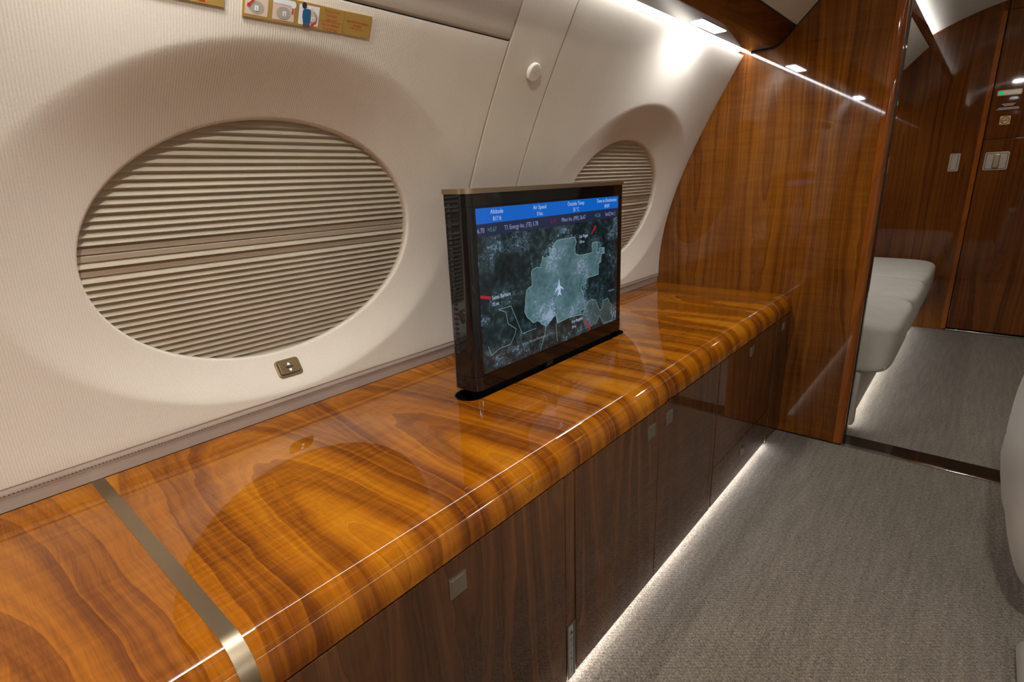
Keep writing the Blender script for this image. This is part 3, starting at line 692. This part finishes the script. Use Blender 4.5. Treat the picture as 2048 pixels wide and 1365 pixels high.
city = [(1.1643, .9449), (1.247, .9451), (1.2552, .9312), (1.2468, .9173), (1.2505, .8977), (1.2774, .8912), (1.3376, .8914), (1.3381, .9197), (1.3622, .9193), (1.3648, .887), (1.3755, .8868), (1.3718, .9008), (1.4034, .899), (1.4037, .8822), (1.3876, .8819), (1.3846, .8583), (1.3709, .8533), (1.3701, .8223), (1.3073, .8218), (1.3033, .8055), (1.2812, .8035), (1.2792, .7949), (1.2868, .7864), (1.3017, .7332), (1.2762, .7299), (1.2804, .7181), (1.2168, .7234), (1.1604, .7183), (1.1516, .7442), (1.1089, .7209), (1.0711, .746), (1.054, .7433), (1.0443, .753), (1.0315, .7623), (1.0209, .7793), (1.0255, .8077), (1.0316, .8336), (1.0394, .8384), (1.0536, .8419), (1.0526, .8757), (1.0569, .8829), (1.0745, .8862), (1.0904, .883), (1.0996, .9115), (1.1059, .9047), (1.1309, .9085), (1.1282, .9298), (1.1415, .9233), (1.1486, .9365)]
hill = [(1.2996, .7348), (1.3147, .7476), (1.3321, .7541), (1.3545, .7474), (1.3802, .7097), (1.3965, .714), (1.3984, .7365), (1.4268, .74), (1.4369, .724), (1.4519, .7133), (1.4452, .6885), (1.4553, .6838), (1.4559, .6625), (1.4022, .664), (1.3805, .6944), (1.36, .672), (1.30, .668), (1.2804, .7181)]
def jag(pts, amp):
    out = []
    for i, p in enumerate(pts):
        q = pts[(i + 1) % len(pts)]; d = math.hypot(q[0] - p[0], q[1] - p[1]); m = max(1, int(d / 0.006)) if d < 0.05 else 1
        for k in range(m):
            f = k / m; out.append((p[0] + (q[0] - p[0]) * f + (random.uniform(-amp, amp) if k else 0), p[1] + (q[1] - p[1]) * f + (random.uniform(-amp, amp) if k else 0)))
    return out
city = jag(city, 0.0012)
sp_('city_area', sf.flat(city, 0.0004), 'map_city'); sp_('hill_area', sf.flat(hill, 0.0004), 'map_park')
L1 = [(0.923, .8056), (0.969, .8054), (1.0085, .7252), (1.0669, .7262)]; L2 = [(0.923, .8056), (0.9487, .7943), (0.9558, .7633), (0.9855, .743), (0.9784, .7278), (0.9617, .7088), (0.9224, .7086), (0.8897, .6989), (0.8815, .7234)]
sp_('boundary_line', join(sf.line(city, 0.0012, 0.0005, True), sf.line(hill[:16], 0.0010, 0.0005), sf.line(L1, 0.0010, 0.0005), sf.line(L2, 0.0010, 0.0005),
    sf.line([(1.1089, .7209), (1.101, .698), (1.0818, .6598)], 0.001, 0.0005), sf.line([(1.1547, .7184), (1.1592, .6675)], 0.001, 0.0005)), 's_line')
sp_('header_bar', sf.flat([(SY0, 1.0098), (SY1, 1.0098), (SY1, SZ1), (SY0, SZ1)], 0.0005), 's_blue')
sp_('ticker_bar', sf.flat([(SY0, 0.9825), (SY1, 0.9825), (SY1, 1.0098), (SY0, 1.0098)], 0.0005), 's_navy')
for a, s1, s2 in ((0.9323, 'Altitude', '817 ft'), (1.0928, 'Air Speed', '0 kts'), (1.2535, 'Outside Temp', '35 °C'), (1.4145, 'Time to Destination', '00:09')):
    sp_('caption', sf.text(s1, a, 1.0300, 0.0148, 0.0008, 'CENTER', 0.92), 's_white')
    sp_('reading', sf.text(s2, a, 1.0142, 0.0142, 0.0008, 'CENTER', 0.86), 's_white')
for a, s1, mt in ((0.8645, '6.70', 's_pale'), (0.8975, '+0.67', 's_green'), (0.9560, 'T1 Energy Inc. (TE) 3.78', 's_pale'), (1.1330, '-0.03', 's_dred'), (1.1850, 'Pfizer Inc. (PFE) 26.67', 's_pale'), (1.3475, '+0.26', 's_green'), (1.4060, 'IonQ Inc (', 's_pale')):
    v = sf.text(s1, a, 0.9905, 0.0152, 0.0008, 'LEFT', 0.90 if len(s1) < 14 else 0.86)
    sp_('ticker_text', v, mt)
for a, b, s1, sz, mt in ((0.9020, 0.8330, 'Santa Barbara', 0.0140, 's_white'), (0.9020, 0.8175, '72 mi', 0.0120, 's_white'), (1.2695, 0.9400, 'Las Vegas', 0.0128, 's_white'), (1.2695, 0.9250, '230 mi', 0.0105, 's_white'),
                         (1.2300, 0.7030, 'Los Angeles', 0.0132, 's_white'), (1.2300, 0.6870, '24 mi', 0.0110, 's_white'), (1.0130, 0.6935, 'Santa Monica Mountains', 0.0108, 's_dim'), (1.4310, 0.7585, 'Pasadena', 0.0100, 's_dim'),
                         (1.1240, 0.7940, 'Los Angeles', 0.0100, 's_dark')):
    sp_('place_name', sf.text(s1, a, b, sz, 0.0009, 'LEFT', 0.86), mt)
def arrow(a, b, w, hw, hl):
    a = Vector(a); b = Vector(b); d = (b - a).normalized(); q = Vector((-d.y, d.x)); e = b - d * hl
    if hl <= 0: return sf.flat([(a + q * w)[:], (b + q * w)[:], (b - q * w)[:], (a - q * w)[:]], 0.0010)
    return sf.flat([(a + q * w * 0.6)[:], (e + q * w)[:], (e + q * hw)[:], b[:], (e - q * hw)[:], (e - q * w)[:], (a - q * w * 0.6)[:]], 0.0010)
sp_('red_arrow', arrow((0.8985, 0.8385), (0.8630, 0.8475), 0.0036, 0, 0), 's_red')
sp_('red_arrow', arrow((1.331, 0.945), (1.356, 0.968), 0.003, 0.0075, 0.012), 's_red')
sp_('red_arrow', arrow((1.2954, 0.6975), (1.3290, 0.6625), 0.003, 0.0075, 0.012), 's_red')
plane_ = [(1.17, .8423), (1.1739, .8227), (1.1942, .8085), (1.1773, .8136), (1.176, .8042), (1.1805, .7927), (1.1716, .7986), (1.1607, .7931), (1.1674, .8068), (1.1655, .8135), (1.1476, .8051), (1.1657, .823)]
sp_('aircraft_symbol', sf.flat(plane_, 0.0011), ink('screen_plane', (0.50, 0.58, 0.92)))

# ------------------------------------------------------------------ things on the side wall
def wall_frame(y, z, lift=0.0):
    p = wall_pt(y, z); a = wall_pt(y + 0.004, z) - wall_pt(y - 0.004, z); b = wall_pt(y, z + 0.006) - wall_pt(y, z - 0.006)
    f = Frame(p, a, b); f.y = f.n.cross(f.x).normalized(); f.o = p + f.n * lift; return f
p0 = wall_pt(0.540, 0.704)
f = wall_frame(0.545, 0.704, 0.001)
sw = thing('shade_switch', 'bronze rocker switch with two lit arrows below the near oval window', 'switch', f.p(0, 0))
obj('bezel', f.slab(rrect(-0.0285, 0.0285, -0.0215, 0.0215, 0.008), -0.012, 0.004, 0.0016), 'bronze_sw', sw)
obj('rocker_gap', f.slab(rrect(-0.0235, 0.0235, -0.0165, 0.0165, 0.004), 0.004, 0.0044), 'black_satin', sw)
rk = obj('rocker', f.slab(rrect(-0.0225, 0.0225, -0.0155, 0.0155, 0.004), 0.0044, 0.0066, 0.0012), 'bronze_sw', sw)
obj('slot_mark', f.slab(rrect(-0.0085, 0.0085, -0.0016, 0.0016, 0.0015), 0.0066, 0.0070), 'black', rk)
obj('lit_arrow', f.slab([(-0.0032, 0.0052), (0.0032, 0.0052), (0, 0.0108)], 0.0066, 0.0070), 'arrow_glow', rk, smooth=0)
obj('lit_arrow', f.slab([(-0.0032, -0.0052), (0, -0.0108), (0.0032, -0.0052)], 0.0066, 0.0070), 'arrow_glow', rk, smooth=0)
f = wall_frame(1.166, 1.361)
kb = thing('wall_button', 'round cream ribbed button on the narrow wall panel', 'button', f.p(0, 0))
obj('collar', f.slab(ell(0, 0, 0.0195, 0.0195), -0.004, 0.003), 'grille', kb)
kc = obj('cap', f.slab(ell(0, 0, 0.0225, 0.0225, 40), 0.003, 0.0125, 0.003), 'grille', kb)
for k in range(11):
    x = -0.0175 + 0.0035 * k; h = math.sqrt(max(0.0, 0.0185 ** 2 - x * x))
    if h > 0.003: obj('rib', f.slab([(x - 0.0010, -h), (x + 0.0010, -h), (x + 0.0010, h), (x - 0.0010, h)], 0.0122, 0.0132), 'grille', kc, smooth=0)
# gold placards: (y, z) on the leaning wall
zc = 1.378; pf = Frame(wall_pt(0.0, zc), (0, 1, 0), wall_pt(0, 1.393) - wall_pt(0, 1.363)); pf.o += pf.n * 0.0008
cz = pf.y.z
Q = lambda y, z: (y, (z - zc) / cz)
QL = lambda L: [Q(*p) for p in L]
pc = thing('placard', 'long gold emergency exit placard with three pictures and red text', 'placard', pf.p(0.53, -0.017))
obj('plate', pf.slab(QL([(0.4464, 1.3605), (0.6212, 1.3622), (0.6202, 1.3940), (0.4464, 1.3940)]), 0, 0.0016), 'gold', pc, smooth=0)
def inkp(name, pts, mat, h=0.0018): return obj(name, pf.flat(QL(pts), h), mat, pc, smooth=0)
inkp('picture_tile', [(0.4495, 1.3642), (0.4856, 1.3645), (0.4862, 1.3915), (0.4497, 1.3915)], 'skin_ink')
inkp('picture_tile', [(0.4933, 1.3642), (0.5296, 1.3647), (0.5298, 1.3915), (0.4934, 1.3915)], 'skin_ink')
inkp('picture_tile', [(0.5374, 1.3643), (0.5735, 1.3649), (0.5735, 1.3912), (0.5374, 1.3905)], 'white_ink')
inkp('grey_band', [(0.4934, 1.3850), (0.5220, 1.3850), (0.5298, 1.3895), (0.5298, 1.3915), (0.4934, 1.3915)], 'white_ink', 0.0020)
inkp('oval_window', ell(0.4677, 1.3742, 0.0118, 0.0080), 'grey_ink', 0.0020); inkp('oval_window', ell(0.5114, 1.3740, 0.0118, 0.0080), 'grey_ink', 0.0021)
inkp('oval_window', ell(0.5580, 1.3765, 0.0130, 0.0085), 'grey_ink', 0.0020)
for a, b, s1 in ((0.4676, 1.3733, '1'), (0.5129, 1.3734, '2'), (0.5623, 1.3737, '3')):
    inkp('number_tag', [(a - 0.0030, b - 0.0032), (a + 0.0030, b - 0.0032), (a + 0.0030, b + 0.0032), (a - 0.0030, b + 0.0032)], 'white_ink', 0.0024)
    obj('number', pf.text(s1, a, Q(a, b - 0.0019)[1], 0.0056, 0.0026, 'CENTER'), 'dark_ink', pc, smooth=0)
inkp('red_arrow', [(0.4523, 1.3735), (0.4535, 1.3785), (0.4550, 1.3778), (0.4620, 1.3840), (0.4650, 1.3835), (0.4570, 1.3762), (0.4585, 1.3752)], 'red_ink', 0.0026)
inkp('red_arrow', [(0.5262, 1.3745), (0.5238, 1.3772), (0.5253, 1.3774), (0.5253, 1.3824), (0.5272, 1.3825), (0.5272, 1.3776), (0.5287, 1.3778)], 'red_ink', 0.0026)
inkp('dial_mark', ell(0.5272, 1.3868, 0.0046, 0.0046, 20), 'white_ink', 0.0023)
inkp('head', ell(0.5456, 1.3896, 0.0040, 0.0043, 20), 'dark_ink', 0.0026)
inkp('raised_arm', [(0.5545, 1.3850), (0.5600, 1.3885), (0.5640, 1.3800), (0.5690, 1.3760), (0.5680, 1.3700), (0.5650, 1.3740), (0.5600, 1.3760), (0.5575, 1.3800)], 'skin_ink', 0.0022)
inkp('torso', [(0.5457, 1.3676), (0.5578, 1.3682), (0.5582, 1.383), (0.5561, 1.3861), (0.5478, 1.3857), (0.5436, 1.3829), (0.5436, 1.3749)], 'blue_ink', 0.0025)
inkp('trousers', [(0.5461, 1.3615), (0.5582, 1.3617), (0.5578, 1.3682), (0.5457, 1.3676)], 'slate_ink', 0.0025)
inkp('red_arrow', [(0.5595, 1.3645), (0.5612, 1.3690), (0.5625, 1.3678), (0.5678, 1.3710), (0.5690, 1.3780), (0.5702, 1.3775), (0.5695, 1.3695), (0.5642, 1.3655), (0.5645, 1.3638)], 'red_ink', 0.0027)
for s1, a, z, sz in (('PLACE EXIT IN', 0.5972, 1.3876, 0.0052), ('FORWARD', 0.5970, 1.3817, 0.0052), ('CABIN SEAT', 0.5968, 1.3759, 0.0052), ('HATCH WEIGHS', 0.5968, 1.3690, 0.0052), ('59 LB (26.75kg)', 0.5968, 1.3636, 0.0052)):
    obj('lettering', pf.text(s1, a, Q(a, z)[1], sz, 0.0019, 'CENTER', 0.83), 'red_ink', pc, smooth=0)
obj('rule', pf.line(QL([(0.5765, 1.3747), (0.6165, 1.3751)]), 0.0005, 0.0019), 'red_ink', pc, smooth=0)
p2 = thing('placard', 'small square gold placard with three lines of red characters', 'placard', pf.p(0.649, -0.017))
obj('plate', pf.slab(QL([(0.6220, 1.3622), (0.6779, 1.3622), (0.6776, 1.3950), (0.6207, 1.3942)]), 0, 0.0016), 'gold', p2, smooth=0)
for s1, z, sz in (('將艙口蓋安放在前方客艙座位', 1.3805, 0.0039), ('艙口蓋重量', 1.3760, 0.0038), ('59 磅（26.75 公斤）', 1.3718, 0.0036)):
    obj('lettering', pf.text(s1, 0.6492, Q(0, z)[1], sz, 0.0019, 'CENTER', 0.88), 'red_ink', p2, smooth=0)
p3 = thing('placard', 'gold placard at the top left of the wall, cut by the frame', 'placard', pf.p(0.33, -0.012))
obj('plate', pf.slab(QL([(0.250, 1.3660), (0.4194, 1.3660), (0.4194, 1.3975), (0.250, 1.3975)]), 0, 0.0016), 'gold', p3, smooth=0)
obj('lettering', pf.line(QL([(0.384, 1.3692), (0.392, 1.3692)]), 0.0018, 0.0019), 'red_ink', p3, smooth=0)

# ------------------------------------------------------------------ lamps
def led(name, vf, mat, label, loc):
    return tag(obj(name, vf, mat, base=loc, smooth=0), label, 'led strip')
led('led_strip', ext_y([(-0.8150, 1.5475), (-0.7905, 1.5525), (-0.7905, 1.5560), (-0.8150, 1.5510)], YR + 0.01, YP - 0.003), 'led_wall', 'bright white strip light along the top of the near side wall', (-0.80, 0.5, 1.55))
led('led_strip', ext_y(mir([(-0.8150, 1.5475), (-0.7905, 1.5525), (-0.7905, 1.5560), (-0.8150, 1.5510)]), YR + 0.01, YP - 0.003), 'led_wall', 'strip light along the opposite side wall, out of view on the right', (1.10, 0.5, 1.55))
led('led_strip', ext_y([(-0.8150, 1.5475), (-0.7905, 1.5525), (-0.7905, 1.5560), (-0.8150, 1.5510)], YP2 + 0.003, YB - 0.003), 'led_wall', 'strip light above the bench in the room beyond the partition', (-0.80, 3.5, 1.55))
for (y0, y1, s, lb) in ((YR + 0.02, YP - 0.02, -1, 'cove strip light on the left ceiling rail above the credenza'), (YR + 0.02, YP - 0.02, 1, 'cove strip light on the right ceiling rail opposite the credenza'),
                    (YP2 + 0.02, YB - 0.02, -1, 'cove strip light on the left ceiling rail of the far room'), (YP2 + 0.02, YB - 0.02, 1, 'cove strip light on the right ceiling rail of the far room')):
    q = [(-0.4515, 1.8425), (-0.4445, 1.8425), (-0.4445, 1.8495), (-0.4515, 1.8495)]
    led('led_strip', ext_y(q if s < 0 else mir(q), y0, y1), 'led_ceil', lb, (-0.448 if s < 0 else 0.748, (y0 + y1) / 2, 1.8425))
led('led_strip', tube([(XF - 0.012, 0.0, 0.017), (XF - 0.012, 2.20, 0.017)], 0.004, 8), 'led_floor', 'cool strip light under the credenza washing the carpet', (XF, 1.0, 0.013))
led('led_strip', tube([(-0.318, 2.60, 0.030), (-0.318, YB - 0.04, 0.030)], 0.006, 8), 'led_bench', 'cool strip light under the ivory bench', (-0.29, 3.5, 0.026))
def downlight(x, y, label, grp=None, w=0.040, l=0.20, z=1.546):
    t = thing('ceiling_light', label, 'ceiling light', (x, y, z), grp)
    f = Frame((x, y, z), (1, 0, 0), (0, -1, 0))
    obj('frame', f.slab(rrect(-w / 2 - 0.003, w / 2 + 0.003, -l / 2 - 0.003, l / 2 + 0.003, 0.006), -0.002, 0.0015), 'black_satin', t)
    obj('diffuser', f.slab(rrect(-w / 2, w / 2, -l / 2, l / 2, 0.003), 0.0015, 0.0025), 'down_panel', t)
    ld = D.lights.new('downlight_beam', 'AREA'); ld.shape = 'RECTANGLE'; ld.size = w; ld.size_y = l; ld.energy = DOWN_W; ld.color = COOL
    lo = D.objects.new('downlight_beam', ld); COL.objects.link(lo); lo.parent = t; lo.location = (0, 0, -0.004)
    return t
G = 'rectangular downlights in the wood soffits'
downlight(-0.757, 1.87, 'rectangular downlight in the wood soffit above the far end of the credenza', G)
downlight(-0.757, 0.30, 'rectangular downlight in the wood soffit above the near window', G)
downlight(2 * XC + 0.757, 1.87, 'added fill downlight, unseen, in the opposite soffit above the far armchair', G)  # unseen lamp added as frontal fill for the left wall
downlight(2 * XC + 0.757, 0.30, 'added fill downlight, unseen, in the opposite soffit above the near armchair', G)  # second unseen fill lamp, added to light the left wall from the front

def aisle_light(x, y, watts, label):
    z = 2.03 - 0.451 * (x - XC) ** 2 - 0.001
    t = thing('ceiling_light', label, 'ceiling light', (x, y, z), 'round aisle lights in the headliner')
    f = Frame((x, y, z), (1, 0, 0), (0, -1, 0))
    obj('frame', f.slab(ell(0, 0, 0.062, 0.062, 40), -0.012, 0.003, 0.002), 'nickel', t)
    obj('diffuser', f.slab(ell(0, 0, 0.054, 0.054, 40), 0.003, 0.004), 'down_panel', t)
    ld = D.lights.new('aisle_beam', 'AREA'); ld.shape = 'DISK'; ld.size = 0.105; ld.energy = watts; ld.color = NEUTRAL
    lo = D.objects.new('aisle_beam', ld); COL.objects.link(lo); lo.parent = t; lo.location = (0, 0, -0.006)
aisle_light(0.06, -0.08, AISLE_W, 'round ceiling light above the aisle beside the near window')
aisle_light(0.15, 3.45, AISLE_W * 0.25, 'round ceiling light in the room beyond the partition')

# ------------------------------------------------------------------ bench in the room beyond
bn = thing('bench', 'ivory upholstered bench with three cushions behind the partition', 'bench', (-0.6, 3.55, 0))
cuts = [2.535, 3.215, 3.80, 4.60]
for a, b in zip(cuts[:-1], cuts[1:]):
    def shp(x, y, z): return (x, y, z + 0.04 * (1 - x * x) * (1 - y * y) if z > 0 else z)
    vf = superell((-0.632, (a + b) / 2, 0.372), (0.448, (b - a) / 2, 0.112), 9.0, 96, 40, lambda x, y, z: (x * (1 - 0.03 * max(0, -z)), y, z + (0.12 * (1 - y ** 4) * (1 - x ** 4) if z > 0 else 0)))
    obj('cushion', vf, 'bench_fabric', bn, smooth=60)
obj('piping', tube([(-0.21, 2.56, 0.300), (-0.21, 4.58, 0.300)], 0.0025, 6), 'bench_fabric', bn)
obj('base_panel', rbox(-1.08, -0.300, 2.60, 4.60, 0.045, 0.275, 0.006), 'cream_leather', bn)
obj('corner_post', rbox(-0.36, -0.288, 2.545, 2.60, 0.022, 0.268, 0.014, 3), 'bench_fabric', bn)
obj('hinge', rbox(-0.335, -0.305, 2.540, 2.56, 0.245, 0.262, 0.003), 'black_satin', bn)

# ------------------------------------------------------------------ armchairs along the right of the aisle
def armchair(x, y, label, face):
    c = thing('armchair', label, 'armchair', (x, y, 0), 'cream leather armchairs')
    def bowl(px, py, pz):
        k = 1.0 - 0.52 * max(0.0, -pz) ** 1.5 - 0.05 * max(0.0, pz) ** 2
        return px * k, py * (1 - 0.16 * max(0.0, -pz) ** 1.6), pz
    for s in (-1, 1):
        obj('arm', superell((x + s * 0.245, y, 0.36), (0.088, 0.37, 0.265), 3.2, 40, 24, bowl), 'cream_leather', c, smooth=80)
        obj('arm_pad', superell((x + s * 0.245, y + face * 0.03, 0.615), (0.060, 0.30, 0.026), 3.5, 32, 14), 'taupe_leather', c, smooth=80)
    obj('shell', superell((x, y, 0.30), (0.335, 0.40, 0.24), 4.0, 48, 24, bowl), 'cream_leather', c, smooth=80)
    obj('seat_cushion', superell((x, y + face * 0.04, 0.47), (0.185, 0.33, 0.075), 4.0, 40, 20), 'cream_leather', c, smooth=80)
    obj('backrest', superell((x, y - face * 0.30, 0.74), (0.255, 0.10, 0.34), 4.0, 40, 24, lambda a, b, d: (a, b - face * 0.55 * d, d)), 'cream_leather', c, smooth=80)
    obj('headrest', superell((x, y - face * 0.37, 1.08), (0.17, 0.07, 0.095), 3.5, 32, 18), 'cream_leather', c, smooth=80)
    obj('base_shroud', rbox(x - 0.22, x + 0.22, y - 0.26, y + 0.26, 0.0, 0.10, 0.03, 4), 'bench_fabric', c, smooth=60)
    return c
armchair(0.478, 1.80, 'cream leather armchair at the right edge beside the doorway', -1)
ch = armchair(0.58, 0.55, 'cream leather armchair nearest the camera on the right', 1)
obj('seat_track', rbox(0.214, 0.86, 0.35, 1.50, 0.0, 0.050, 0.03, 4), 'track_cover', ch, smooth=60)
